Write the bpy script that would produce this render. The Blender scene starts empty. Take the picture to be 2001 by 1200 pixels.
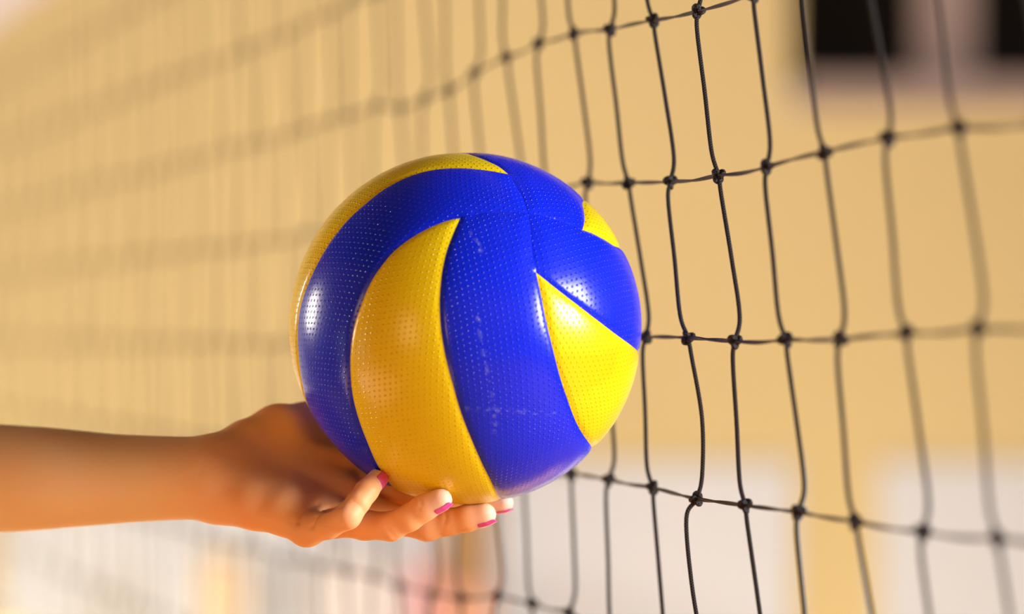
import bpy, bmesh, math, random
import numpy as np
from mathutils import Vector, kdtree
from mathutils.geometry import delaunay_2d_cdt

sc = bpy.context.scene
FPX = 7500.0           # focal length in pixels of the 2001 px wide frame
CAM_Z = 1.74
HOR = 660.0            # horizon row

# ------------------------------------------------------------------ camera
cam_d = bpy.data.cameras.new('camera')
cam = bpy.data.objects.new('camera', cam_d)
sc.collection.objects.link(cam)
cam.location = (0, 0, CAM_Z)
cam.rotation_euler = (math.pi / 2, 0, 0)
cam_d.sensor_width = 36.0
cam_d.lens = FPX * 36.0 / 2001.0
cam_d.shift_y = (HOR - 600.0) / 2001.0
cam_d.clip_start = 0.05
cam_d.clip_end = 100
cam_d.dof.use_dof = True
cam_d.dof.focus_distance = 2.315
cam_d.dof.aperture_fstop = 3.0
sc.camera = cam

# ------------------------------------------------------------------ world, lights, exposure
sc.view_settings.view_transform = 'Standard'
sc.view_settings.look = 'None'
sc.view_settings.gamma = 1.0
sc.view_settings.use_curve_mapping = False
sc.view_settings.exposure = 0.0

w = bpy.data.worlds.new('world')
sc.world = w
w.use_nodes = True
bg = w.node_tree.nodes['Background']
bg.inputs[0].default_value = (1.0, 0.97, 0.93, 1)
bg.inputs[1].default_value = 1.0


def area(name, loc, rot, sx, sy, power, col):
    d = bpy.data.lights.new(name, 'AREA')
    d.shape = 'RECTANGLE'; d.size = sx; d.size_y = sy
    d.energy = power; d.color = col
    o = bpy.data.objects.new(name, d)
    sc.collection.objects.link(o)
    o.location = loc; o.rotation_euler = rot
    return o


R = math.radians
# daylight entering through the openings of the left and right walls
area('left_daylight', (-4.9, 5.2, 2.33), (0, R(-90), 0), 1.05, 0.62, 135, (1.0, 0.89, 0.74))
area('right_daylight', (4.9, 0.6, 2.75), (0, R(90), 0), 1.35, 2.8, 560, (1.0, 0.98, 0.95))
area('palm_fill', (-3.4, -3.0, 1.6), (R(90), 0, R(-30)), 1.8, 1.8, 78, (1.0, 0.58, 0.26))  # unseen warm fill lamp added behind the camera to brighten the palm
sd = bpy.data.lights.new('sun', 'SUN')
sd.energy = 35.0; sd.angle = R(1.0); sd.color = (1.0, 0.95, 0.86)
sun = bpy.data.objects.new('sun', sd)
sc.collection.objects.link(sun)
sun.rotation_euler = Vector((0.86, -0.05, -0.40)).to_track_quat('-Z', 'Y').to_euler()


def P(px, py, d):
    """metres for a point seen at px,py (2001x1200 frame) and d metres away"""
    return Vector(((px - 1000.5) * d / FPX, d, CAM_Z + (HOR - py) * d / FPX))


# ------------------------------------------------------------------ helpers
def tag(o, label=None, cat=None, group=None, kind=None):
    if label: o['label'] = label
    if cat: o['category'] = cat
    if group: o['group'] = group
    if kind: o['kind'] = kind
    return o


def new_obj(name, me, mat=None, parent=None, smooth=False):
    o = bpy.data.objects.new(name, me)
    sc.collection.objects.link(o)
    if mat and not me.materials: me.materials.append(mat)
    if parent: o.parent = parent
    if smooth: me.polygons.foreach_set('use_smooth', [True] * len(me.polygons))
    return o


def empty(name, loc=(0, 0, 0)):
    o = bpy.data.objects.new(name, None)
    sc.collection.objects.link(o); o.location = loc
    o.empty_display_size = 0.05
    return o


def boxes_mesh(name, boxes, bevel=0.0, seg=2):
    bm = bmesh.new()
    for (x0, y0, z0, x1, y1, z1) in boxes:
        r = bmesh.ops.create_cube(bm, size=1.0)
        for v in r['verts']:
            v.co = Vector(((x0 + x1) / 2 + v.co.x * (x1 - x0), (y0 + y1) / 2 + v.co.y * (y1 - y0), (z0 + z1) / 2 + v.co.z * (z1 - z0)))
    if bevel > 0:
        bmesh.ops.bevel(bm, geom=bm.edges[:], offset=bevel, segments=seg, affect='EDGES', profile=0.6)
    me = bpy.data.meshes.new(name); bm.to_mesh(me); bm.free()
    return me


def box_obj(name, b, mat, parent=None, bevel=0.0, seg=2):
    return new_obj(name, boxes_mesh(name, [b], bevel, seg), mat, parent)


def mat_new(name):
    m = bpy.data.materials.new(name); m.use_nodes = True
    nt = m.node_tree
    return m, nt, nt.nodes['Principled BSDF']


def N(nt, typ, **kw):
    n = nt.nodes.new(typ)
    for k, v in kw.items(): setattr(n, k, v)
    return n


def math_n(nt, op, a, b=None, c=None, clamp=False):
    n = nt.nodes.new('ShaderNodeMath'); n.operation = op; n.use_clamp = clamp
    for i, v in enumerate((a, b, c)):
        if v is None: continue
        if isinstance(v, (int, float)): n.inputs[i].default_value = v
        else: nt.links.new(v, n.inputs[i])
    return n.outputs[0]


def noisy(name, c0, c1, scale=6.0, rough=0.6, bump=0.0, bscale=80.0, spec=0.4, detail=5):
    m, nt, b = mat_new(name)
    tc = N(nt, 'ShaderNodeTexCoord')
    no = N(nt, 'ShaderNodeTexNoise'); no.inputs['Scale'].default_value = scale; no.inputs['Detail'].default_value = detail
    nt.links.new(tc.outputs['Object'], no.inputs['Vector'])
    mx = N(nt, 'ShaderNodeMix', data_type='RGBA')
    mx.inputs['A'].default_value = (*c0, 1); mx.inputs['B'].default_value = (*c1, 1)
    nt.links.new(no.outputs['Fac'], mx.inputs['Factor'])
    nt.links.new(mx.outputs['Result'], b.inputs['Base Color'])
    b.inputs['Roughness'].default_value = rough
    b.inputs['Specular IOR Level'].default_value = spec
    if bump > 0:
        n2 = N(nt, 'ShaderNodeTexNoise'); n2.inputs['Scale'].default_value = bscale
        nt.links.new(tc.outputs['Object'], n2.inputs['Vector'])
        bp = N(nt, 'ShaderNodeBump'); bp.inputs['Distance'].default_value = bump
        nt.links.new(n2.outputs['Fac'], bp.inputs['Height'])
        nt.links.new(bp.outputs['Normal'], b.inputs['Normal'])
    return m


# ------------------------------------------------------------------ hall
m_tan = noisy('tan_wall_paint', (0.70, 0.60, 0.32), (0.74, 0.635, 0.34), 2.2, 0.75, 0.002, 60, 0.2)
m_side = noisy('side_wall_paint', (0.26, 0.13, 0.05), (0.32, 0.17, 0.07), 2.0, 0.8, 0.002, 60, 0.2)
m_ceil = noisy('dark_ceiling_paint', (0.06, 0.04, 0.035), (0.08, 0.055, 0.045), 2.0, 0.9, 0, 60, 0.1)
m_white = noisy('white_panel_paint', (0.70, 0.78, 0.90), (0.73, 0.81, 0.93), 1.5, 0.6, 0, 60, 0.2)
m_frame = noisy('pale_window_frame', (0.33, 0.27, 0.26), (0.38, 0.30, 0.29), 4, 0.5)
m_glass = noisy('dark_window_glass', (0.006, 0.005, 0.004), (0.010, 0.008, 0.006), 2, 0.5, 0, 60, 0.03)

m_floor, nt, b = mat_new('varnished_wood_floor')
tc = N(nt, 'ShaderNodeTexCoord')
mp = N(nt, 'ShaderNodeMapping'); mp.inputs['Scale'].default_value = (1.2, 14, 1)
nt.links.new(tc.outputs['Object'], mp.inputs['Vector'])
no = N(nt, 'ShaderNodeTexNoise'); no.inputs['Scale'].default_value = 3.0; no.inputs['Detail'].default_value = 6
nt.links.new(mp.outputs['Vector'], no.inputs['Vector'])
mx = N(nt, 'ShaderNodeMix', data_type='RGBA')
mx.inputs['A'].default_value = (0.68, 0.53, 0.38, 1); mx.inputs['B'].default_value = (0.76, 0.61, 0.45, 1)
nt.links.new(no.outputs['Fac'], mx.inputs['Factor'])
nt.links.new(mx.outputs['Result'], b.inputs['Base Color'])
b.inputs['Roughness'].default_value = 0.45

WY = 9.0
CZ = 4.6
tag(box_obj('floor', (-5.2, -3.2, -0.15, 5.2, WY + 0.3, 0.0), m_floor), kind='structure')
m_bounce = noisy('orange_bounce_sheet', (0.64, 0.30, 0.10), (0.72, 0.35, 0.12), 1.5, 0.5)  # orange sheet over the pale floor, added for its warm bounce light
fl = bpy.data.objects['floor']
o = box_obj('bounce_sheet', (-4.6, -3.0, -0.02, 4.6, 6.1, 0.004), m_bounce, fl); o['label'] = 'orange floor sheet added for warm bounce light'
tag(box_obj('ceiling', (-5.2, -3.2, CZ, 5.2, WY + 0.3, CZ + 0.15), m_ceil), kind='structure')
# far wall with a window opening
wx0, wx1, wz0, wz1 = 0.655, 1.62, 2.275, 3.3
tag(new_obj('wall_far', boxes_mesh('wall_far', [
    (-5.2, WY, 0, wx0, WY + 0.25, CZ), (wx1, WY, 0, 5.2, WY + 0.25, CZ),
    (wx0, WY, 0, wx1, WY + 0.25, wz0), (wx0, WY, wz1, wx1, WY + 0.25, CZ)]), m_tan), kind='structure')
# left wall: long opening; right wall: one high opening ; right wall: opening y -0.4..2.4 z 1.9..3.6
wl = [(-5.2, -3.2, 0, -5.0, 0.5, CZ), (-5.2, 2.1, 0, -5.0, 4.75, CZ), (-5.2, 0.5, 0, -5.0, 2.1, 0.3), (-5.2, 0.5, 1.55, -5.0, 2.1, CZ), (-5.2, 5.65, 0, -5.0, 7.1, CZ), (-5.2, 7.1, 0, -5.0, 9.0, 0.3), (-5.2, 7.1, 3.15, -5.0, 9.0, CZ),
      (-5.2, 4.75, 0, -5.0, 5.65, 1.7), (-5.2, 4.75, 2.96, -5.0, 5.65, CZ)]
tag(new_obj('wall_left', boxes_mesh('wall_left', wl), m_side), kind='structure')
wr = [(5.0, -3.2, 0, 5.2, -1.0, CZ), (5.0, 2.2, 0, 5.2, WY, CZ), (5.0, -1.0, 0, 5.2, 2.2, 1.8), (5.0, -1.0, 3.7, 5.2, 2.2, CZ)]
tag(new_obj('wall_right', boxes_mesh('wall_right', wr), m_side), kind='structure')
tag(box_obj('wall_back', (-5.2, -3.4, 0, 5.2, -3.2, CZ), m_side), kind='structure')

win = empty('window_1', (0, 0, 0)); tag(win, 'dark window with pale frame and sill in the tan wall, top right', kind='structure')
fy0, fy1 = WY + 0.10, WY + 0.17
for bx in ((0.955, fy0 - 0.04, wz0, 1.095, fy1, wz1), (wx1 - 0.05, fy0, wz0, wx1, fy1, wz1),
           (wx0, fy0, wz1 - 0.06, wx1, fy1, wz1)):
    box_obj('window_frame', bx, m_frame, win, 0.006)
box_obj('window_sill', (wx0 + 0.02, WY - 0.03, wz0 - 0.0, wx1 + 0.03, fy1, wz0 + 0.075), m_frame, win, 0.008)
for (a, c) in ((wx0, 0.955), (1.095, wx1 - 0.05)):
    box_obj('pane', (a, fy0 + 0.03, wz0 + 0.06, c, fy0 + 0.045, wz1 - 0.05), m_glass, win)

# white padded wall panels under the tan paint, tan strips between them
pan = empty('wall_panelling'); tag(pan, 'row of white wall panels with tan gaps along the lower wall', kind='structure')
ztop = CAM_Z + (HOR - 905) / 833.3
for (a, c) in ((-3.9, -2.6), (-2.5, -1.25), (-1.2, -0.165), (-0.045, 0.66), (0.86, 1.95), (2.05, 3.2)):
    box_obj('panel', (a, WY - 0.012, 0.02, c, WY + 0.01, ztop), m_white, pan, 0.004)

m_post = noisy('brown_wood', (0.46, 0.28, 0.12), (0.54, 0.34, 0.15), 8, 0.6)
tag(box_obj('trim_1', (-0.165, WY - 0.03, 0.0, -0.05, WY + 0.01, ztop), m_post, None, 0.004), kind='structure')

# ------------------------------------------------------------------ mats standing against the far wall (all far out of focus)
def mat_thing(label, x0, x1, y0, y1, h, col, group=None, lean=0.0):
    t = empty('gym_mat', ((x0 + x1) / 2, (y0 + y1) / 2, 0))
    tag(t, label, 'gym mat', group)
    m = noisy('mat_vinyl', col, tuple(min(1, c * 1.06) for c in col), 3, 0.5)
    hw, hd = (x1 - x0) / 2, (y1 - y0) / 2
    o = box_obj('cover', (-hw, -hd, 0.0, hw, hd, h), m, t, min(hw, hd) * 0.55, 4)
    for z in (h * 0.33, h * 0.66):
        box_obj('strap', (-hw - 0.004, -hd - 0.004, z, hw + 0.004, hd + 0.004, z + 0.03), m, t, 0.003)
    t.rotation_euler = (0, lean, 0)
    return t


mat_thing('white upright gym mat against the lower wall, below the holding hand', -0.445, -0.235, 8.55, 8.70, 1.27, (0.66, 0.68, 0.74))
mat_thing('pale pink upright gym mat beside the white one, below the fingertips', -0.222, -0.158, 8.52, 8.66, 1.24, (0.68, 0.36, 0.40))
mat_thing('salmon upright gym mat at the foot of the tan wall strip', -0.140, -0.045, 8.50, 8.64, 1.20, (0.66, 0.36, 0.25))
mat_thing('cream rolled gym mat standing upright, under the wrist', -0.70, -0.60, 8.55, 8.66, 1.26, (0.88, 0.74, 0.52))
mat_thing('pale grey gym mat leaning sideways, under the forearm', -0.98, -0.90, 8.55, 8.66, 1.24, (0.62, 0.56, 0.50), lean=R(-20))
mat_thing('small yellow gym mat in the lower corner below the forearm', -1.13, -1.03, 8.30, 8.40, 1.10, (0.85, 0.66, 0.22))

# ------------------------------------------------------------------ ball
BD = 2.36
BC = P(909.8, 641.7, BD)
BR = BD * math.sin(math.atan(341.3 / FPX))
ball = empty('volleyball', BC)
tag(ball, 'blue and yellow dimpled volleyball resting on the open hand', 'ball')

camv = Vector((0, 0, CAM_Z))
bw = (camv - BC).normalized()
bu = Vector((1, 0, 0)); bu = (bu - bw * bu.dot(bw)).normalized()
bv = bw.cross(bu)


def px_dir(px, py):
    d = (P(px, py, 1.0) - camv).normalized()
    oc = camv - BC
    bq = oc.dot(d); cq = oc.dot(oc) - BR * BR
    disc = bq * bq - cq
    t = -bq - math.sqrt(disc) if disc > 0 else -bq
    return (camv + d * t - BC).normalized()


def to_disc(n):
    th = math.acos(max(-1, min(1, n.dot(bw))))
    ph = math.atan2(n.dot(bv), n.dot(bu))
    return (th * math.cos(ph), th * math.sin(ph))


def cr(cx, cy): return to_disc(px_dir(540 + 0.6086 * cx, 270 + 0.6083 * cy))
def pol(th, ph): return (R(th) * math.cos(R(ph)), R(th) * math.sin(R(ph)))


def spline(pts, step=0.02, lin=()):
    out = []
    n = len(pts)
    for i in range(n - 1):
        p0 = pts[max(i - 1, 0)]; p1 = pts[i]; p2 = pts[i + 1]; p3 = pts[min(i + 2, n - 1)]
        L = math.hypot(p2[0] - p1[0], p2[1] - p1[1]); k = max(1, int(L / step))
        for s in range(k):
            t = s / k
            out.append(tuple(0.5 * (2 * p1[a] + (p2[a] - p0[a]) * t + (2 * p0[a] - 5 * p1[a] + 4 * p2[a] - p3[a]) * t * t + (3 * p1[a] - p0[a] - 3 * p2[a] + p3[a]) * t ** 3) for a in (0, 1)))
    out.append(tuple(pts[-1]))
    return out


def C(*a): return [cr(x, y) for x, y in a]


RIM = 178.0
J1, J2, J3 = cr(745, 112), cr(808, 240), cr(835, 430)
K1, K2 = cr(590, 255), cr(985, 293)
tipF, tipH, tipA, tipD = pol(97, 232), pol(150, -98), pol(150, -25), pol(150, 48)
hard = [  # yellow/blue boundaries
    [J1] + C((690, 102), (620, 94), (560, 93), (500, 99), (430, 118), (350, 158), (290, 203), (220, 268), (165, 340), (122, 415), (88, 495), (71, 560), (66, 640), (70, 710), (82, 790), (100, 850), (122, 908)) + [pol(88.5, 221), pol(92, 226), tipF],
    [J1] + C((715, 88), (680, 71), (645, 58)) + [pol(87.5, 92), pol(96, 112), pol(104, 140), pol(107, 170), pol(105, 200), pol(101, 220), tipF],
    [K1] + C((560, 260), (510, 277), (450, 308), (390, 350), (345, 398), (300, 465), (268, 540), (246, 610), (236, 680), (235, 750), (243, 830), (262, 905), (290, 980), (318, 1045), (345, 1090), (372, 1128)) + [pol(89, -115), pol(105, -118), pol(130, -112), tipH],
    [K1] + C((566, 310), (546, 365), (532, 430), (525, 500), (525, 570), (532, 640), (546, 715), (566, 790), (592, 880), (625, 965), (660, 1045), (695, 1115), (722, 1160)) + [pol(89, -78.5), pol(105, -80), pol(130, -88), tipH],
    [J3] + C((850, 500), (868, 590), (890, 680), (912, 765), (938, 845), (965, 915), (992, 962), (1014, 993)) + [pol(89, -43.5), pol(105, -44), pol(125, -41), pol(140, -33), tipA],
    [J3] + C((900, 482), (960, 528), (1030, 582), (1100, 635), (1150, 672)) + [pol(87.6, -7.8), pol(105, -9), pol(125, -14), pol(140, -20), tipA],
    [K2] + C((992, 262), (990, 230), (985, 205)) + [pol(88, 47.6), pol(105, 52), pol(125, 56), pol(140, 54), tipD],
    [K2] + C((1020, 305), (1060, 326), (1090, 345)) + [pol(88, 27.5), pol(105, 27), pol(125, 32), pol(140, 40), tipD],
    [pol(112, 95), pol(124, 120), pol(130, 150), pol(134, 180), pol(146, 200)],
    [pol(112, 95), pol(138, 105), pol(150, 135), pol(152, 170), pol(146, 200)],
]
soft = [  # seams inside the blue
    [J1] + C((768, 148), (790, 188)) + [J2] + C((818, 300), (822, 360)) + [J3],
    [K1] + C((640, 243), (700, 237), (760, 237)) + [J2] + C((860, 250), (910, 264), (950, 279)) + [K2],
    [tipF, pol(120, 236), pol(150, 238), pol(RIM, 238)],
    [tipH, pol(RIM, -98)], [tipA, pol(RIM, -25)], [tipD, pol(RIM, 48)],
    [pol(146, 200), pol(160, 190), pol(RIM, 180)],
]


def undisc(p):
    th = math.hypot(*p); ph = math.atan2(p[1], p[0])
    return (bw * math.cos(th) + (bu * math.cos(ph) + bv * math.sin(ph)) * math.sin(th))


V2, E2 = [], []
vidx = {}


def vid(p):
    k = (round(p[0], 6), round(p[1], 6))
    if k not in vidx:
        vidx[k] = len(V2); V2.append(Vector(p))
    return vidx[k]


samples_h, samples_s = [], []
for lst, store in ((hard, samples_h), (soft, samples_s)):
    for c in lst:
        pts = spline(c, 0.011)
        ids = [vid(p) for p in pts]
        E2 += [(a, b_) for a, b_ in zip(ids, ids[1:]) if a != b_]
        store += [undisc(p) for p in pts]
rim_n = 48
rim = [pol(RIM, 360 * k / rim_n) for k in range(rim_n)]
for a in (238, -98, -25, 48, 180):  # snap rim points to seam ends
    k = min(range(rim_n), key=lambda q: abs(((360 * q / rim_n - a + 180) % 360) - 180)); rim[k] = pol(RIM, a)
rid = [vid(p) for p in rim]
E2 += [(rid[k], rid[(k + 1) % rim_n]) for k in range(rim_n)]
curve_kd = kdtree.KDTree(len(V2))
for i, p in enumerate(V2): curve_kd.insert((p.x, p.y, 0), i)
curve_kd.balance()
th = 0.0; ring = 0
while th < R(RIM - 1.0):
    s = R(0.62) if th < R(95) else R(1.5)
    n = max(1, int(2 * math.pi * max(math.sin(th), th / 3) / s))
    for k in range(n):
        a = 2 * math.pi * (k + 0.5 * (ring % 2)) / n
        p = (th * math.cos(a), th * math.sin(a))
        if curve_kd.find((p[0], p[1], 0))[2] > s * 0.42: vid(p)
    th += s * 0.9; ring += 1
cv, ce, cf, *_ = delaunay_2d_cdt(V2, E2, [], 0, 1e-7)
# regions by flood fill that stops at the curves
ori = _[1]
con = set()
nE = len(E2)
for e, o_ in zip(ce, ori):
    if o_: con.add((min(e), max(e)))
if len(con) > len(ce) * 0.5:
    print('constraint info unreliable', len(con), len(ce))
e2f = {}
for fi, f in enumerate(cf):
    for a, b_ in zip(f, f[1:] + f[:1] if isinstance(f, list) else tuple(f[1:]) + (f[0],)):
        e2f.setdefault((min(a, b_), max(a, b_)), []).append(fi)
reg = [-1] * len(cf); nreg = 0
for s0 in range(len(cf)):
    if reg[s0] >= 0: continue
    st = [s0]; reg[s0] = nreg
    while st:
        f = st.pop(); fv = cf[f]
        for q in range(3):
            k = (min(fv[q], fv[(q + 1) % 3]), max(fv[q], fv[(q + 1) % 3]))
            if k in con: continue
            for g in e2f[k]:
                if reg[g] < 0: reg[g] = nreg; st.append(g)
    nreg += 1
kh = kdtree.KDTree(len(samples_h)); [kh.insert(p, i) for i, p in enumerate(samples_h)]; kh.balance()
ks = kdtree.KDTree(len(samples_s)); [ks.insert(p, i) for i, p in enumerate(samples_s)]; ks.balance()
scuffs = []
for line in ([(915, 440), (921, 462), (930, 470), (939, 492)], [(932, 618), (941, 660), (950, 710), (957, 745), (962, 790), (968, 850)], [(905, 796), (950, 801), (1000, 800), (1045, 806), (1085, 804)]):
    for (a, b_) in zip(line, line[1:]):
        for k in range(12):
            t = k / 12; scuffs.append(px_dir(a[0] + (b_[0] - a[0]) * t, a[1] + (b_[1] - a[1]) * t))
kc = kdtree.KDTree(len(scuffs)); [kc.insert(p, i) for i, p in enumerate(scuffs)]; kc.balance()

P3, SC = [], []
for p in cv:
    n = undisc(p)
    dh = kh.find(n)[2] * BR * 1000; ds = ks.find(n)[2] * BR * 1000   # mm
    dip = 0.75 * math.exp(-(dh / 1.9) ** 2) + 1.1 * math.exp(-dh / 7.0)
    dip2 = 0.35 * math.exp(-(ds / 0.8) ** 2) + 1.0 * math.exp(-(ds / 5.5) ** 2)
    r = BR + 0.0011 - (dip + dip2 * min(1, dh / 10)) / 1000
    P3.append(n * r)
    SC.append(math.exp(-(kc.find(n)[2] * BR * 1000 / 1.3) ** 2))


def ball_mat(name, c0, c1, rough=0.24):
    m, nt, b = mat_new(name)
    uv = N(nt, 'ShaderNodeUVMap', uv_map='UVMap')
    sep = N(nt, 'ShaderNodeSeparateXYZ'); nt.links.new(uv.outputs[0], sep.inputs[0])
    fx = math_n(nt, 'SUBTRACT', math_n(nt, 'FRACT', sep.outputs[0]), 0.5)
    fy = math_n(nt, 'SUBTRACT', math_n(nt, 'FRACT', sep.outputs[1]), 0.5)
    rr = math_n(nt, 'SQRT', math_n(nt, 'ADD', math_n(nt, 'MULTIPLY', fx, fx), math_n(nt, 'MULTIPLY', fy, fy)))
    mr = N(nt, 'ShaderNodeMapRange', interpolation_type='SMOOTHSTEP')
    mr.inputs['From Min'].default_value = 0.06; mr.inputs['From Max'].default_value = 0.23
    mr.inputs['To Min'].default_value = 1.0; mr.inputs['To Max'].default_value = 0.0
    nt.links.new(rr, mr.inputs['Value'])
    tc = N(nt, 'ShaderNodeTexCoord')
    no = N(nt, 'ShaderNodeTexNoise'); no.inputs['Scale'].default_value = 420; no.inputs['Detail'].default_value = 3
    nt.links.new(tc.outputs['Object'], no.inputs['Vector'])
    nb = N(nt, 'ShaderNodeTexNoise'); nb.inputs['Scale'].default_value = 14; nb.inputs['Detail'].default_value = 3
    nt.links.new(tc.outputs['Object'], nb.inputs['Vector'])
    bp1 = N(nt, 'ShaderNodeBump'); bp1.inputs['Distance'].default_value = 0.00042
    nt.links.new(mr.outputs[0], bp1.inputs['Height'])
    bp2 = N(nt, 'ShaderNodeBump'); bp2.inputs['Distance'].default_value = 0.00007
    nt.links.new(no.outputs['Fac'], bp2.inputs['Height']); nt.links.new(bp1.outputs['Normal'], bp2.inputs['Normal'])
    nt.links.new(bp2.outputs['Normal'], b.inputs['Normal'])
    mx = N(nt, 'ShaderNodeMix', data_type='RGBA'); mx.inputs['A'].default_value = (*c0, 1); mx.inputs['B'].default_value = (*c1, 1)
    nt.links.new(nb.outputs['Fac'], mx.inputs['Factor'])
    at = N(nt, 'ShaderNodeAttribute', attribute_name='scuff')
    n3 = N(nt, 'ShaderNodeTexNoise'); n3.inputs['Scale'].default_value = 260; n3.inputs['Detail'].default_value = 5
    nt.links.new(tc.outputs['Object'], n3.inputs['Vector'])
    sf = math_n(nt, 'MULTIPLY', math_n(nt, 'MULTIPLY', at.outputs['Fac'], math_n(nt, 'SUBTRACT', n3.outputs['Fac'], 0.50, clamp=True)), 2.2, clamp=True)
    m2 = N(nt, 'ShaderNodeMix', data_type='RGBA'); m2.inputs['B'].default_value = (0.35, 0.42, 0.75, 1)
    nt.links.new(sf, m2.inputs['Factor']); nt.links.new(mx.outputs['Result'], m2.inputs['A'])
    nt.links.new(m2.outputs['Result'], b.inputs['Base Color'])
    b.inputs['Roughness'].default_value = rough
    b.inputs['Specular IOR Level'].default_value = 0.40
    return m


m_blue = ball_mat('blue_ball_leather', (0.002, 0.018, 0.84), (0.003, 0.024, 0.90))
m_yel = ball_mat('yellow_ball_leather', (0.84, 0.64, 0.004), (0.88, 0.69, 0.008))

seeds = {'G': (cr(300, 350), 'b', 25), 'H': (cr(380, 700), 'y', 8), 'B': (cr(680, 600), 'b', -8), 'C': (cr(980, 440), 'b', 5), 'A': (cr(1000, 700), 'y', -38),
         'E': (cr(860, 170), 'b', 20), 'D': (cr(1030, 275), 'y', 30), 'F': (cr(150, 330), 'y', 20), 'I': (pol(135, 130), 'y', 0)}
cen = [None] * nreg; cnt = [0] * nreg
for fi, f in enumerate(cf):
    c = (P3[f[0]] + P3[f[1]] + P3[f[2]]); r_ = reg[fi]
    cen[r_] = c if cen[r_] is None else cen[r_] + c; cnt[r_] += 1
fkd = kdtree.KDTree(len(cf))
for fi, f in enumerate(cf):
    q = (cv[f[0]] + cv[f[1]] + cv[f[2]]) / 3; fkd.insert((q.x, q.y, 0), fi)
fkd.balance()
info = {}
for k, (p, col, rot) in seeds.items():
    info[reg[fkd.find((p[0], p[1], 0))[1]]] = (k, col, rot)
for r_ in range(nreg):
    if cnt[r_] < 4: continue
    k, col, rot = info.get(r_, ('x', 'b', 0))
    print('region', r_, k, cnt[r_])
    fs = [f for fi, f in enumerate(cf) if reg[fi] == r_]
    used = {}; vs = []
    for f in fs:
        for v in f:
            if v not in used: used[v] = len(vs); vs.append(v)
    me = bpy.data.meshes.new('panel')
    faces = []
    for f in fs:
        a, b_, c = [P3[v] for v in f]
        t = [used[v] for v in f]
        if (b_ - a).cross(c - a).dot(a) < 0: t.reverse()
        faces.append(t)
    me.from_pydata([P3[v] for v in vs], [], faces)
    at = me.attributes.new('scuff', 'FLOAT', 'POINT'); at.data.foreach_set('value', [SC[v] for v in vs])
    axis = undisc(seeds[k][0]) if k in seeds else cen[r_].normalized()
    ax = Vector((0, 0, 1)); ax = (ax - axis * ax.dot(axis)).normalized(); ay = axis.cross(ax)
    ca, sa = math.cos(R(rot)), math.sin(R(rot))
    loc = []
    for v in vs:
        n = P3[v].normalized(); th = math.acos(max(-1, min(1, n.dot(axis))))
        tx, ty = n.dot(ax), n.dot(ay); l = math.hypot(tx, ty) or 1
        x, y = th * tx / l * BR / 0.0036, th * ty / l * BR / 0.0036
        x, y = ca * x - sa * y, sa * x + ca * y
        loc.append((x + 0.3 * y, y))
    uvl = me.uv_layers.new(name='UVMap')
    li = [0.0] * (2 * len(me.loops))
    for q, l in enumerate(me.loops): li[2 * q], li[2 * q + 1] = loc[l.vertex_index]
    uvl.data.foreach_set('uv', li)
    o = new_obj('panel', me, m_yel if col == 'y' else m_blue, ball, True)
    o['label'] = 'yellow panel' if col == 'y' else 'blue panel'
# inflation valve on the back pole
bm = bmesh.new()
bmesh.ops.create_uvsphere(bm, u_segments=20, v_segments=8, radius=0.0062)
for v in bm.verts: v.co.z *= 0.25
vm = bpy.data.meshes.new('valve'); bm.to_mesh(vm); bm.free()
vo = new_obj('valve', vm, m_blue, ball, True)
vo.location = -bw * (BR - 0.0006); vo.rotation_euler = bw.to_track_quat('Z', 'Y').to_euler()

# ------------------------------------------------------------------ arm and hand
SEG = {}
def cap(lst): return [(np.array(P(x, y, d), dtype=np.float64), r / 1000.0) for (x, y, d, r) in lst]


arm = cap([(-1560, 1010, 2.78, 47), (-1000, 965, 2.66, 44), (-480, 938, 2.52, 40), (-250, 930, 2.475, 39.5), (0, 935, 2.43, 33.2), (110, 935, 2.41, 29.8), (200, 936, 2.40, 27), (300, 935, 2.387, 25), (380, 934, 2.375, 23.8), (430, 933, 2.37, 24)])
palm = [
    cap([(430, 935, 2.372, 17), (560, 935, 2.378, 15.5), (668, 958, 2.366, 11.5)]),      # middle ray
    cap([(435, 925, 2.378, 15), (560, 900, 2.395, 14.5), (690, 916, 2.386, 11.5)]),      # index ray
    cap([(430, 950, 2.365, 15), (560, 975, 2.358, 15), (650, 1012, 2.346, 11)]),       # ring ray
    cap([(440, 968, 2.362, 12), (500, 983, 2.347, 15.0), (560, 999, 2.338, 14.5), (598, 1030, 2.330, 11)]),  # heel of the hand, little-finger side
    cap([(440, 905, 2.385, 12.5), (485, 875, 2.395, 16.5), (545, 852, 2.405, 19), (610, 846, 2.425, 19)]),  # ball of the thumb
    cap([(600, 870, 2.420, 15), (660, 880, 2.415, 13), (700, 905, 2.400, 11)]),  # web between thumb and index finger
]
thumb = cap([(600, 845, 2.425, 14), (660, 815, 2.452, 10.5), (740, 770, 2.468, 9.5), (800, 738, 2.470, 8.5)])
pinky = cap([(600, 1033, 2.329, 10.2), (640, 1025, 2.314, 8.6), (680, 1008, 2.304, 7.9), (700, 982, 2.307, 6.9), (716, 960, 2.312, 6.9), (739, 934, 2.321, 6.1)])
ringf = cap([(655, 1016, 2.345, 10.2), (712, 1026, 2.334, 9.0), (764, 1029, 2.326, 8.6), (800, 1012, 2.320, 7.9), (828, 993, 2.317, 7.9), (861, 977, 2.313, 7.1)])
midf = cap([(690, 985, 2.366, 11), (770, 1015, 2.364, 9.2), (835, 1029, 2.360, 8.8), (880, 1020, 2.357, 8.0), (912, 1013, 2.354, 8.0), (947, 1006, 2.351, 7.2)])
indf = cap([(700, 932, 2.386, 11), (760, 966, 2.382, 9.0), (820, 983, 2.384, 8.6), (890, 989, 2.390, 8.2), (940, 987, 2.390, 7.4), (984, 983, 2.386, 6.2)])

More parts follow.
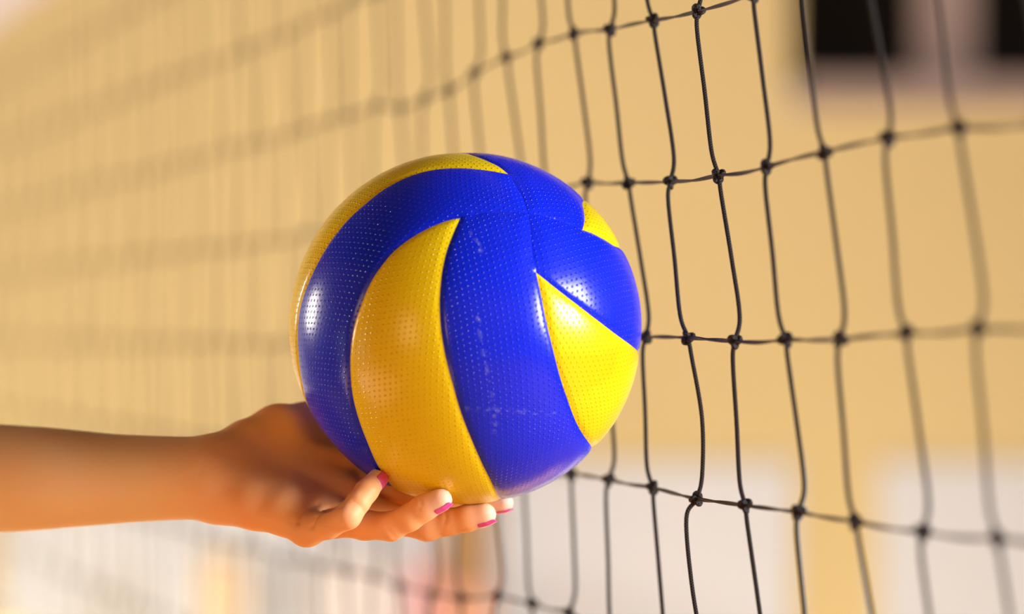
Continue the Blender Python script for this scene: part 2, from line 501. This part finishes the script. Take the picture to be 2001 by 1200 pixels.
hx = 0.0012
x_f = np.arange(-0.198, 0.012, hx)
x_c = np.arange(-0.42, -0.198, 0.003)
gx = np.concatenate([x_c, x_f]).astype(np.float32)
gx = np.concatenate([np.arange(-0.90, -0.42, 0.005), gx]).astype(np.float32)
gy = np.concatenate([np.arange(2.275, 2.475, 0.0014), np.arange(2.475, 2.84, 0.004)]).astype(np.float32)
gz = np.concatenate([np.arange(1.540, 1.590, 0.004), np.arange(1.590, 1.740, hx)]).astype(np.float32)
BIG = 1.0


def eval_chain(F, chain, k, km):
    """smooth-union a chain of tapered capsules into a fresh field, then into F"""
    lo = np.min([c[0] - c[1] for c in chain], axis=0) - 0.02
    hi = np.max([c[0] + c[1] for c in chain], axis=0) + 0.02
    sl = tuple(slice(max(0, int(np.searchsorted(g, l)) - 1), min(len(g), int(np.searchsorted(g, h)) + 1)) for g, l, h in zip((gx, gy, gz), lo, hi))
    X = gx[sl[0]][:, None, None]; Y = gy[sl[1]][None, :, None]; Z = gz[sl[2]][None, None, :]
    D = None
    for (a, ra), (b_, rb) in zip(chain, chain[1:]):
        ab = (b_ - a); L2 = float(ab @ ab)
        t = ((X - a[0]) * ab[0] + (Y - a[1]) * ab[1] + (Z - a[2]) * ab[2]) / L2
        t = np.clip(t, 0, 1).astype(np.float32)
        d = np.sqrt((X - a[0] - t * ab[0]) ** 2 + (Y - a[1] - t * ab[1]) ** 2 + (Z - a[2] - t * ab[2]) ** 2) - (ra + t * (rb - ra))
        D = d.astype(np.float32) if D is None else smin(D, d.astype(np.float32), k)
    F[sl] = smin(F[sl], D, km) if km > 0 else np.minimum(F[sl], D)


def smin(a, b_, k):
    h = np.maximum(k - np.abs(a - b_), 0) / k
    return np.minimum(a, b_) - h * h * k * 0.25


Fp = np.full((len(gx), len(gy), len(gz)), BIG, np.float32)
arm_in = []
for q in range(len(arm) - 1):
    a0, a1, a2, a3 = arm[max(q - 1, 0)], arm[q], arm[q + 1], arm[min(q + 2, len(arm) - 1)]
    for s_ in range(5):
        t = s_ / 5
        h = [0.5 * (2 * a1[z] + (a2[z] - a0[z]) * t + (2 * a0[z] - 5 * a1[z] + 4 * a2[z] - a3[z]) * t * t + (3 * a1[z] - a0[z] - 3 * a2[z] + a3[z]) * t ** 3) for z in (0, 1)]
        arm_in.append((h[0], float(h[1])))
arm_in.append(arm[-1])
eval_chain(Fp, arm_in, 0.004, 0.012)
for c in palm: eval_chain(Fp, c, 0.006, 0.016)
eval_chain(Fp, thumb, 0.004, 0.012)
Ff = np.full_like(Fp, BIG)
for c in (pinky, ringf, midf, indf): eval_chain(Ff, c, 0.003, 0.0012)
Fp = smin(Fp, Ff, 0.006)
del Ff
# the skin gives way where the ball presses on it
db = np.sqrt((gx[:, None, None] - BC.x) ** 2 + (gy[None, :, None] - BC.y) ** 2 + (gz[None, None, :] - BC.z) ** 2) - (BR + 0.0009)
Fp = np.maximum(Fp, -db.astype(np.float32)); del db
Fp[0] = np.maximum(Fp[0], 0.001); Fp[:, -1] = np.maximum(Fp[:, -1], 0.001)


def nets(F):
    S = F < 0
    nx, ny, nz = F.shape
    cnt = np.zeros((nx - 1, ny - 1, nz - 1), np.uint8)
    for i in (0, 1):
        for j in (0, 1):
            for k in (0, 1):
                cnt += S[i:nx - 1 + i, j:ny - 1 + j, k:nz - 1 + k]
    act = np.argwhere((cnt > 0) & (cnt < 8))
    idx = -np.ones(cnt.shape, np.int32); idx[tuple(act.T)] = np.arange(len(act))
    acc = np.zeros((len(act), 3)); num = np.zeros(len(act))
    cor = [(i, j, k) for i in (0, 1) for j in (0, 1) for k in (0, 1)]
    for a in cor:
        for ax_ in range(3):
            if a[ax_] == 1: continue
            b_ = list(a); b_[ax_] = 1
            fa = F[tuple((act + a).T)]; fb = F[tuple((act + b_).T)]
            m = (fa < 0) != (fb < 0)
            t = np.where(m, fa / np.where(m, fa - fb, 1), 0)
            pt = np.array(a, float)[None, :].repeat(len(act), 0); pt[:, ax_] = t
            acc[m] += pt[m]; num[m] += 1
    pos = act + acc / num[:, None]
    V = np.stack([np.interp(pos[:, q], np.arange(len(g)), g) for q, g in enumerate((gx, gy, gz))], 1)
    Q = []
    for ax_ in range(3):
        b1, b2 = [(1, 2), (2, 0), (0, 1)][ax_]
        A = [slice(None)] * 3; B = [slice(None)] * 3
        A[ax_] = slice(0, -1); B[ax_] = slice(1, None)
        ch = np.argwhere(S[tuple(A)] != S[tuple(B)])
        ok = (ch[:, b1] > 0) & (ch[:, b2] > 0) & (ch[:, b1] < F.shape[b1] - 1) & (ch[:, b2] < F.shape[b2] - 1)
        ch = ch[ok]
        q = []
        for d1, d2 in ((0, 0), (-1, 0), (-1, -1), (0, -1)):
            c = ch.copy(); c[:, b1] += d1; c[:, b2] += d2; q.append(idx[tuple(c.T)])
        q = np.stack(q, 1)
        ins = S[tuple(ch.T)]
        q[~ins] = q[~ins][:, ::-1]
        Q.append(q)
    return V, np.concatenate(Q)


HV, HQ = nets(Fp)
print('hand verts', len(HV))
# light smoothing of the quad net
e = np.concatenate([HQ[:, [0, 1]], HQ[:, [1, 2]], HQ[:, [2, 3]], HQ[:, [3, 0]]])
for it in range(2):
    acc = np.zeros_like(HV); num = np.zeros(len(HV))
    np.add.at(acc, e[:, 0], HV[e[:, 1]]); np.add.at(num, e[:, 0], 1)
    np.add.at(acc, e[:, 1], HV[e[:, 0]]); np.add.at(num, e[:, 1], 1)
    HV = HV * 0.5 + 0.5 * acc / np.maximum(num, 1)[:, None]


def vnormals(V, Q):
    n = np.cross(V[Q[:, 2]] - V[Q[:, 0]], V[Q[:, 3]] - V[Q[:, 1]])
    out = np.zeros_like(V)
    for c in range(4): np.add.at(out, Q[:, c], n)
    return out / np.maximum(np.linalg.norm(out, axis=1), 1e-12)[:, None]


HN = vnormals(HV, HQ)
if (HN * (HV - HV.mean(0))).sum() < 0: HQ = HQ[:, ::-1]; HN = -HN
# skin creases: (polyline in the frame, depth mm, width mm); lines live on the side of the hand that carries them
fpx = 1000.5 + HV[:, 0] / HV[:, 1] * FPX; fpy = HOR - (HV[:, 2] - CAM_Z) / HV[:, 1] * FPX
front = HN[:, 1] < 0.15
creases = [
    ([(622, 984), (603, 992), (590, 1004), (583, 1022)], 1.3, 1.3), ([(646, 992), (628, 1000), (615, 1012), (609, 1030)], 1.3, 1.2),
    ([(668, 990), (650, 992), (636, 996)], 0.6, 1.2),
    ([(392, 905), (384, 925), (382, 950), (380, 985)], 0.25, 2.2), ([(425, 870), (408, 895), (400, 915), (388, 925)], 0.25, 2.0),
    ([(430, 880), (470, 905), (520, 935), (560, 965), (600, 985)], 0.2, 4.0), ([(560, 905), (600, 930), (640, 945)], 0.2, 3.0),
    ([(690, 978), (705, 990), (712, 1000)], 0.4, 1.0), ([(818, 1000), (824, 985), (820, 975)], 0.35, 1.1), ([(868, 1026), (872, 1010), (870, 1000)], 0.4, 1.1),
    ([(770, 1050), (758, 1035), (752, 1020)], 0.3, 1.2),
]
disp = np.zeros(len(HV))
for line, dep, wid in creases:
    best = np.full(len(HV), 1e9)
    for (a, b_) in zip(line, line[1:]):
        a = np.array(a, float); b2 = np.array(b_, float); ab = b2 - a
        t = np.clip(((fpx - a[0]) * ab[0] + (fpy - a[1]) * ab[1]) / (ab @ ab), 0, 1)
        best = np.minimum(best, np.hypot(fpx - a[0] - t * ab[0], fpy - a[1] - t * ab[1]))
    disp += np.where(front, dep / 1000 * np.exp(-(best / 3.2 / wid) ** 2), 0)
HV = HV - HN * disp[:, None]

me = bpy.data.meshes.new('person')
me.from_pydata(HV.tolist(), [], HQ.tolist())
me.update()

m_skin, nt, b = mat_new('skin')
tc = N(nt, 'ShaderNodeTexCoord')
n1 = N(nt, 'ShaderNodeTexNoise'); n1.inputs['Scale'].default_value = 45; n1.inputs['Detail'].default_value = 4
n2 = N(nt, 'ShaderNodeTexNoise'); n2.inputs['Scale'].default_value = 900; n2.inputs['Detail'].default_value = 3
nt.links.new(tc.outputs['Object'], n1.inputs['Vector']); nt.links.new(tc.outputs['Object'], n2.inputs['Vector'])
mx = N(nt, 'ShaderNodeMix', data_type='RGBA'); mx.inputs['A'].default_value = (0.93, 0.50, 0.22, 1); mx.inputs['B'].default_value = (0.94, 0.46, 0.22, 1)
nt.links.new(n1.outputs['Fac'], mx.inputs['Factor'])
at = N(nt, 'ShaderNodeAttribute', attribute_name='pink')
m2 = N(nt, 'ShaderNodeMix', data_type='RGBA'); m2.inputs['B'].default_value = (1.0, 0.70, 0.60, 1)  # pinker finger joints, and pale fingertip highlights painted into the skin colour
nt.links.new(at.outputs['Fac'], m2.inputs['Factor']); nt.links.new(mx.outputs['Result'], m2.inputs['A'])
a3 = N(nt, 'ShaderNodeAttribute', attribute_name='fore')
m3 = N(nt, 'ShaderNodeMix', data_type='RGBA'); m3.inputs['B'].default_value = (0.90, 0.66, 0.40, 1)
nt.links.new(a3.outputs['Fac'], m3.inputs['Factor']); nt.links.new(m2.outputs['Result'], m3.inputs['A'])
nt.links.new(m3.outputs['Result'], b.inputs['Base Color'])
b.inputs['Specular IOR Level'].default_value = 0.35
b.inputs['Roughness'].default_value = 0.5
b.inputs['Subsurface Weight'].default_value = 0.4
b.inputs['Subsurface Radius'].default_value = (1.0, 0.35, 0.15)
b.inputs['Subsurface Scale'].default_value = 0.006
bp = N(nt, 'ShaderNodeBump'); bp.inputs['Distance'].default_value = 0.00012
nt.links.new(n2.outputs['Fac'], bp.inputs['Height']); nt.links.new(bp.outputs['Normal'], b.inputs['Normal'])

pk = np.zeros(len(HV))
for ch in (pinky, ringf, midf, indf):
    for q, wgt, sg in ((-1, 0.9, 0.010), (2, 0.35, 0.008)):
        pk = np.maximum(pk, wgt * np.exp(-(np.linalg.norm(HV - ch[q][0], axis=1) / sg) ** 4))
at = me.attributes.new('pink', 'FLOAT', 'POINT'); at.data.foreach_set('value', pk)
at = me.attributes.new('fore', 'FLOAT', 'POINT'); at.data.foreach_set('value', np.clip((-0.165 - HV[:, 0]) / 0.06, 0, 1))
person = new_obj('person', me, m_skin, None, True)
tag(person, 'person\'s bare outstretched arm and open hand with pink nails, palm holding up the ball', 'person')

# short white sleeve where the arm leaves the picture
m_sleeve = noisy('white_cotton', (0.75, 0.74, 0.73), (0.80, 0.79, 0.78), 60, 0.9, 0.001, 400)
sa = arm[0][0]; sb = arm[0][0] + (arm[1][0] - arm[0][0]) * 0.62
bm = bmesh.new(); ax_ = Vector(sb - sa).normalized(); q1 = ax_.orthogonal().normalized(); q2 = ax_.cross(q1)
prof = [(-0.05, 0.030), (-0.045, 0.052), (0.0, 0.060), (0.07, 0.060), (Vector(sb - sa).length, 0.062), (Vector(sb - sa).length, 0.059), (0.07, 0.056), (0.0, 0.052)]
rr_ = [[bm.verts.new(Vector(sa) + ax_ * l + (q1 * math.cos(2 * math.pi * k / 32) + q2 * math.sin(2 * math.pi * k / 32)) * (r_ + 0.0015 * math.sin(5 * 2 * math.pi * k / 32 + l * 40))) for k in range(32)] for l, r_ in prof]
for u_, v_ in zip(rr_, rr_[1:]):
    for k in range(32): bm.faces.new([u_[k], u_[(k + 1) % 32], v_[(k + 1) % 32], v_[k]])
bm.faces.new(rr_[0][::-1])
bmesh.ops.recalc_face_normals(bm, faces=bm.faces)
sm = bpy.data.meshes.new('sleeve'); bm.to_mesh(sm); bm.free()
so = new_obj('sleeve', sm, m_sleeve, person, True)

# nails: curved plates laid on the back of each fingertip
m_nail, nt, b = mat_new('pink_nail_polish')
b.inputs['Base Color'].default_value = (0.62, 0.05, 0.26, 1); b.inputs['Roughness'].default_value = 0.15
b.inputs['Coat Weight'].default_value = 0.6
tc = N(nt, 'ShaderNodeTexCoord'); n1 = N(nt, 'ShaderNodeTexNoise'); n1.inputs['Scale'].default_value = 200
nt.links.new(tc.outputs['Object'], n1.inputs['Vector'])
mx = N(nt, 'ShaderNodeMix', data_type='RGBA'); mx.inputs['A'].default_value = (0.76, 0.06, 0.38, 1); mx.inputs['B'].default_value = (0.84, 0.09, 0.46, 1)
nt.links.new(n1.outputs['Fac'], mx.inputs['Factor']); nt.links.new(mx.outputs['Result'], b.inputs['Base Color'])


def nail(chain, dors, wid, length, back, over):
    tip, rt = chain[-1]; prev, rp = chain[-2]
    L = (tip - prev); L = L / np.linalg.norm(L)
    D = np.array(dors, float); D = D - L * (D @ L); D /= np.linalg.norm(D)
    S = np.cross(L, D)
    nu, nv = 12, 16
    bm = bmesh.new(); grid = []
    for layer in (0, 1):
        g = []
        for a in range(nv + 1):
            v = a / nv; s = -back + v * (length)
            row = []
            for c in range(nu + 1):
                u = c / nu * 2 - 1
                # rounded outline
                wv = wid * (1 - 0.10 * v) * (1 - 0.55 * max(0, (0.12 - v) / 0.12) ** 2)
                if v > 0.86: wv *= math.sqrt(max(0.05, 1 - ((v - 0.86) / 0.14) ** 2 * 0.75))
                ang = u * wv / rt
                rad = rt + 0.00025 - layer * 0.0005 - 0.0022 * max(0, (s - 0.001) / rt) - 0.0004 * max(0, 0.15 - v) * 6
                # behind the tip the finger is a little thicker
                rad += (rp - rt) * min(1, max(0, -s / np.linalg.norm(tip - prev)))
                p = tip + L * s + (D * math.cos(ang) + S * math.sin(ang)) * rad
                row.append(bm.verts.new(p))
            g.append(row)
        grid.append(g)
    for layer in (0, 1):
        g = grid[layer]
        for a in range(nv):
            for c in range(nu):
                f = [g[a][c], g[a][c + 1], g[a + 1][c + 1], g[a + 1][c]]
                bm.faces.new(f if layer == 0 else f[::-1])
    g0, g1 = grid
    for a in range(nv):
        bm.faces.new([g0[a][0], g0[a + 1][0], g1[a + 1][0], g1[a][0]]); bm.faces.new([g0[a][nu], g1[a][nu], g1[a + 1][nu], g0[a + 1][nu]])
    for c in range(nu):
        bm.faces.new([g0[0][c], g1[0][c], g1[0][c + 1], g0[0][c + 1]]); bm.faces.new([g0[nv][c], g0[nv][c + 1], g1[nv][c + 1], g1[nv][c]])
    bmesh.ops.recalc_face_normals(bm, faces=bm.faces)
    mm = bpy.data.meshes.new('fingernail'); bm.to_mesh(mm); bm.free()
    o = new_obj('fingernail', mm, m_nail, person, True)
    o['label'] = 'pink painted fingernail'
    return o


nail(pinky, (0.62, -0.85, -0.30), 0.0056, 0.0118, 0.0062, 0)
nail(ringf, (0.30, -0.30, -0.80), 0.0048, 0.0120, 0.0055, 0)
nail(midf, (0.20, -0.25, -0.95), 0.0050, 0.0120, 0.0050, 0)
nail(indf, (0.30, -0.10, -0.95), 0.0044, 0.0105, 0.0050, 0)

# ------------------------------------------------------------------ net
rnd = random.Random(4)
m_cord, nt, b = mat_new('black_braided_twine')
uv = N(nt, 'ShaderNodeUVMap', uv_map='UVMap'); sep = N(nt, 'ShaderNodeSeparateXYZ'); nt.links.new(uv.outputs[0], sep.inputs[0])
a1 = math_n(nt, 'SINE', math_n(nt, 'ADD', math_n(nt, 'MULTIPLY', sep.outputs[1], 2 * math.pi * 0.62), math_n(nt, 'MULTIPLY', sep.outputs[0], 2 * math.pi * 4)))
a2 = math_n(nt, 'SINE', math_n(nt, 'SUBTRACT', math_n(nt, 'MULTIPLY', sep.outputs[1], 2 * math.pi * 0.62), math_n(nt, 'MULTIPLY', sep.outputs[0], 2 * math.pi * 4)))
hh = math_n(nt, 'MAXIMUM', a1, a2)
h01 = math_n(nt, 'MULTIPLY_ADD', hh, 0.5, 0.5)
mx = N(nt, 'ShaderNodeMix', data_type='RGBA'); mx.inputs['A'].default_value = (0.004, 0.003, 0.004, 1); mx.inputs['B'].default_value = (0.045, 0.042, 0.048, 1)
nt.links.new(math_n(nt, 'POWER', h01, 3.0), mx.inputs['Factor']); nt.links.new(mx.outputs['Result'], b.inputs['Base Color'])
bp = N(nt, 'ShaderNodeBump'); bp.inputs['Distance'].default_value = 0.0005
nt.links.new(h01, bp.inputs['Height']); nt.links.new(bp.outputs['Normal'], b.inputs['Normal'])
b.inputs['Roughness'].default_value = 0.6; b.inputs['Specular IOR Level'].default_value = 0.3
m_ply = noisy('dark_brown_black_twine', (0.010, 0.006, 0.005), (0.035, 0.022, 0.016), 700, 0.6, 0.0003, 1500)
m_tape = noisy('white_net_tape', (0.62, 0.60, 0.64), (0.68, 0.66, 0.70), 20, 0.7)

knots = {
    1: {3: (1364, 22), 2: (1276, 40), 1: (1192, 58), 0: (1122, 65), -1: (1053, 85), -2: (990, 112), -3: (928, 142), -4: (877, 175), -5: (830, 193), -6: (783, 212)},
    2: {0: (1148, 357), 1: (1228, 357), 2: (1310, 355), 3: (1404, 343), 4: (1499, 326), 5: (1611, 297), 6: (1735, 270), 7: (1873, 250)},
    3: {1: (1262, 658), 2: (1344, 660), 3: (1436, 667), 4: (1535, 664), 5: (1642, 663), 6: (1770, 652), 7: (1912, 643)},
    4: {-1: (1116, 927), 0: (1189, 938), 1: (1275, 953), 2: (1361, 975), 3: (1456, 988), 4: (1560, 1001), 5: (1672, 1020), 6: (1803, 1040), 7: (1950, 1053)},
    5: {-1: (1112, 1197), -2: (1040, 1180), -3: (973, 1165)},
}
I0, I1 = -42, 10
J0, JN = -1, 8
ZOFF = {-1: 0.02, 0: 0.01, 1: 0.0, 2: -0.035, 3: -0.07, 4: -0.08, 5: -0.09, 6: -0.09, 7: -0.09, 8: -0.09}   # the net hangs a little towards the camera lower down
LEAN = {-1: -0.034, 0: -0.032, 1: -0.0224, 2: -0.0100, 3: 0.0, 4: 0.006, 5: 0.009, 6: 0.009, 7: 0.008, 8: 0.008}
knot_p = {}
for i in range(I0, I1 + 1):
    d = 2.33 - (i - 3) * 0.097
    X = 0.1353 + (i - 3) * 0.0252
    for j in range(J0, JN + 1):
        if j in knots and i in knots[j]:
            knot_p[i, j] = P(knots[j][i][0], knots[j][i][1], d + ZOFF[j])
        else:
            f = min(1.0, max(0.0, 1 + (i - 3) * 0.1))
            knot_p[i, j] = Vector((X + LEAN[j] * f + rnd.uniform(-1, 1) * 0.0022, d + ZOFF[j], CAM_Z + (3 - j) * 0.1 + rnd.uniform(-1, 1) * 0.0022 + (0.004 if i > 6 else 0) - (min(0.006, (-6 - i) * 0.0012) if i < -6 else 0)))
OFFS = {(2, 3): (0.002, 0.0068, 0.0050), (2, 4): (-0.0062, -0.006, -0.003)}


def catmull(pts, sub):
    out = []; n = len(pts)
    for i in range(n - 1):
        p0 = pts[max(i - 1, 0)]; p1 = pts[i]; p2 = pts[i + 1]; p3 = pts[min(i + 2, n - 1)]
        for s in range(sub):
            t = s / sub
            out.append(0.5 * (2 * p1 + (p2 - p0) * t + (2 * p0 - 5 * p1 + 4 * p2 - p3) * t * t + (3 * p1 - p0 - 3 * p2 + p3) * t ** 3))
    out.append(pts[-1]); return out


def tube(bm, path, rad, ns, uvl, cap_ends=True):
    prev = None; L = 0.0
    up = Vector((0.3, 0.9, 0.2)).normalized()
    rings = []
    for k, p in enumerate(path):
        t = (path[min(k + 1, len(path) - 1)] - path[max(k - 1, 0)]).normalized()
        a = (up - t * up.dot(t)).normalized(); up = a; c = t.cross(a)
        rings.append(([bm.verts.new(p + (a * math.cos(2 * math.pi * q / ns) + c * math.sin(2 * math.pi * q / ns)) * rad) for q in range(ns)], L))
        if k + 1 < len(path): L += (path[k + 1] - p).length
    for (r0, l0), (r1, l1) in zip(rings, rings[1:]):
        for q in range(ns):
            f = bm.faces.new([r0[q], r0[(q + 1) % ns], r1[(q + 1) % ns], r1[q]]); f.smooth = True
            for lp, uvv in zip(f.loops, ((q / ns, l0), ((q + 1) / ns, l0), ((q + 1) / ns, l1), (q / ns, l1))):
                lp[uvl].uv = (uvv[0], uvv[1] * 1000)
    if cap_ends:
        bm.faces.new(rings[0][0][::-1]); bm.faces.new(rings[-1][0])


net = empty('volleyball_net', (0, 0, 0))
tag(net, 'black square-mesh volleyball net running diagonally past the ball, white top tape', 'net')
TAPE_Z = CAM_Z + 0.464
for i in range(I0, I1 + 1):
    near = i >= -8
    pts = [Vector((knot_p[i, J0].x - 0.002, knot_p[i, J0].y, TAPE_Z + 0.01)), knot_p[i, J0]]
    for j in range(J0, JN):
        a, c = knot_p[i, j], knot_p[i, j + 1]
        plus = (i + j) % 2 != 0
        of = OFFS.get((i, j)) or ((0.0004, 0.0024, 0.0036) if plus else (-0.0024, -0.0024, -0.0028))
        fr = rnd.uniform(0.75, 1.25)
        for t, o_ in zip((0.12, 0.5, 0.85), of):
            pts.append(a.lerp(c, t) + Vector((o_ * fr, o_ * rnd.uniform(-0.5, 0.5), 0)))
        pts.append(c)
    bm = bmesh.new(); uvl = bm.loops.layers.uv.new('UVMap')
    tube(bm, catmull(pts, 8 if near else 3), 0.00137, 12 if near else 6, uvl)
    me = bpy.data.meshes.new('vertical_cord'); bm.to_mesh(me); bm.free()
    new_obj('vertical_cord', me, m_cord, net)

for j in range(J0, JN + 1):
    pts = []
    for i in range(I0, I1 + 1):
        a = knot_p[i, j]; pts.append(a)
        if i < I1:
            c = knot_p[i + 1, j]
            pts.append(a.lerp(c, 0.5) + Vector((0, 0, rnd.uniform(-0.0012, 0.0006))))
    path = catmull(pts, 10)
    bm = bmesh.new(); uvl = bm.loops.layers.uv.new('UVMap')
    for ply in (0, 1):
        pp = []; L = 0
        for k, p in enumerate(path):
            t = (path[min(k + 1, len(path) - 1)] - path[max(k - 1, 0)]).normalized()
            a = (Vector((0, 0, 1)) - t * t.z).normalized(); c = t.cross(a)
            an = L * 2 * math.pi / 0.13 + ply * math.pi
            pp.append(p + (a * math.cos(an) + c * math.sin(an)) * 0.00055)
            if k + 1 < len(path): L += (path[k + 1] - p).length
        tube(bm, pp, 0.00078, 6, uvl)
    me = bpy.data.meshes.new('horizontal_cord'); bm.to_mesh(me); bm.free()
    new_obj('horizontal_cord', me, m_ply, net)

# one knot, shared
def knot_bm(bm, M, ns=8, n=44):
    uvl = bm.loops.layers.uv.verify()
    path = []
    for k in range(n + 1):
        t = 2 * math.pi * k / n
        x = math.sin(t) + 1.7 * math.sin(2 * t); y = math.cos(t) - 1.7 * math.cos(2 * t); z = -math.sin(3 * t)
        path.append(M + Vector((x * 0.00105, z * 0.0016, y * 0.00115)))
    tube(bm, path, 0.00135, ns, uvl, False)


bm = bmesh.new(); bm.loops.layers.uv.new('UVMap'); knot_bm(bm, Vector((0, 0, 0)))
knot_me = bpy.data.meshes.new('knot'); bm.to_mesh(knot_me); bm.free(); knot_me.materials.append(m_cord)
nk = 0; rest = []
for i in range(I1, I0 - 1, -1):
    for j in range(J0, JN + 1):
        p = knot_p[i, j]
        px = 1000.5 + p.x / p.y * FPX; py = HOR - (p.z - CAM_Z) / p.y * FPX
        if -20 < px < 2030 and -20 < py < 1220 and nk < 200:
            o = bpy.data.objects.new('knot', knot_me); sc.collection.objects.link(o)
            o.parent = net; o.location = p; o.scale = (1.2, 1.2, 1.2)
            o.rotation_euler = (rnd.uniform(-.4, .4), rnd.uniform(-.7, .7), rnd.uniform(-.5, .5)); nk += 1
        else: rest.append(p)
bm = bmesh.new(); bm.loops.layers.uv.new('UVMap')
for p in rest: knot_bm(bm, p, 5, 16)
me = bpy.data.meshes.new('far_knots'); bm.to_mesh(me); bm.free()
tag(new_obj('far_knots', me, m_cord, net), kind='stuff')
# top tape
bm = bmesh.new()
rows = []
for i in range(I0, I1 + 1):
    d = 2.33 - (i - 3) * 0.097; X = 0.1353 + (i - 3) * 0.0252 - 0.026
    rows.append([bm.verts.new((X + dx, d, z)) for dx, z in ((-0.003, TAPE_Z), (-0.003, TAPE_Z + 0.07), (0.003, TAPE_Z + 0.07), (0.003, TAPE_Z))])
for a, c in zip(rows, rows[1:]):
    for q in range(4): bm.faces.new([a[q], a[(q + 1) % 4], c[(q + 1) % 4], c[q]])
bm.faces.new(rows[0]); bm.faces.new(rows[-1][::-1])
bmesh.ops.recalc_face_normals(bm, faces=bm.faces)
me = bpy.data.meshes.new('top_tape'); bm.to_mesh(me); bm.free()
o = new_obj('top_tape', me, m_tape, net); o['label'] = 'white top tape'
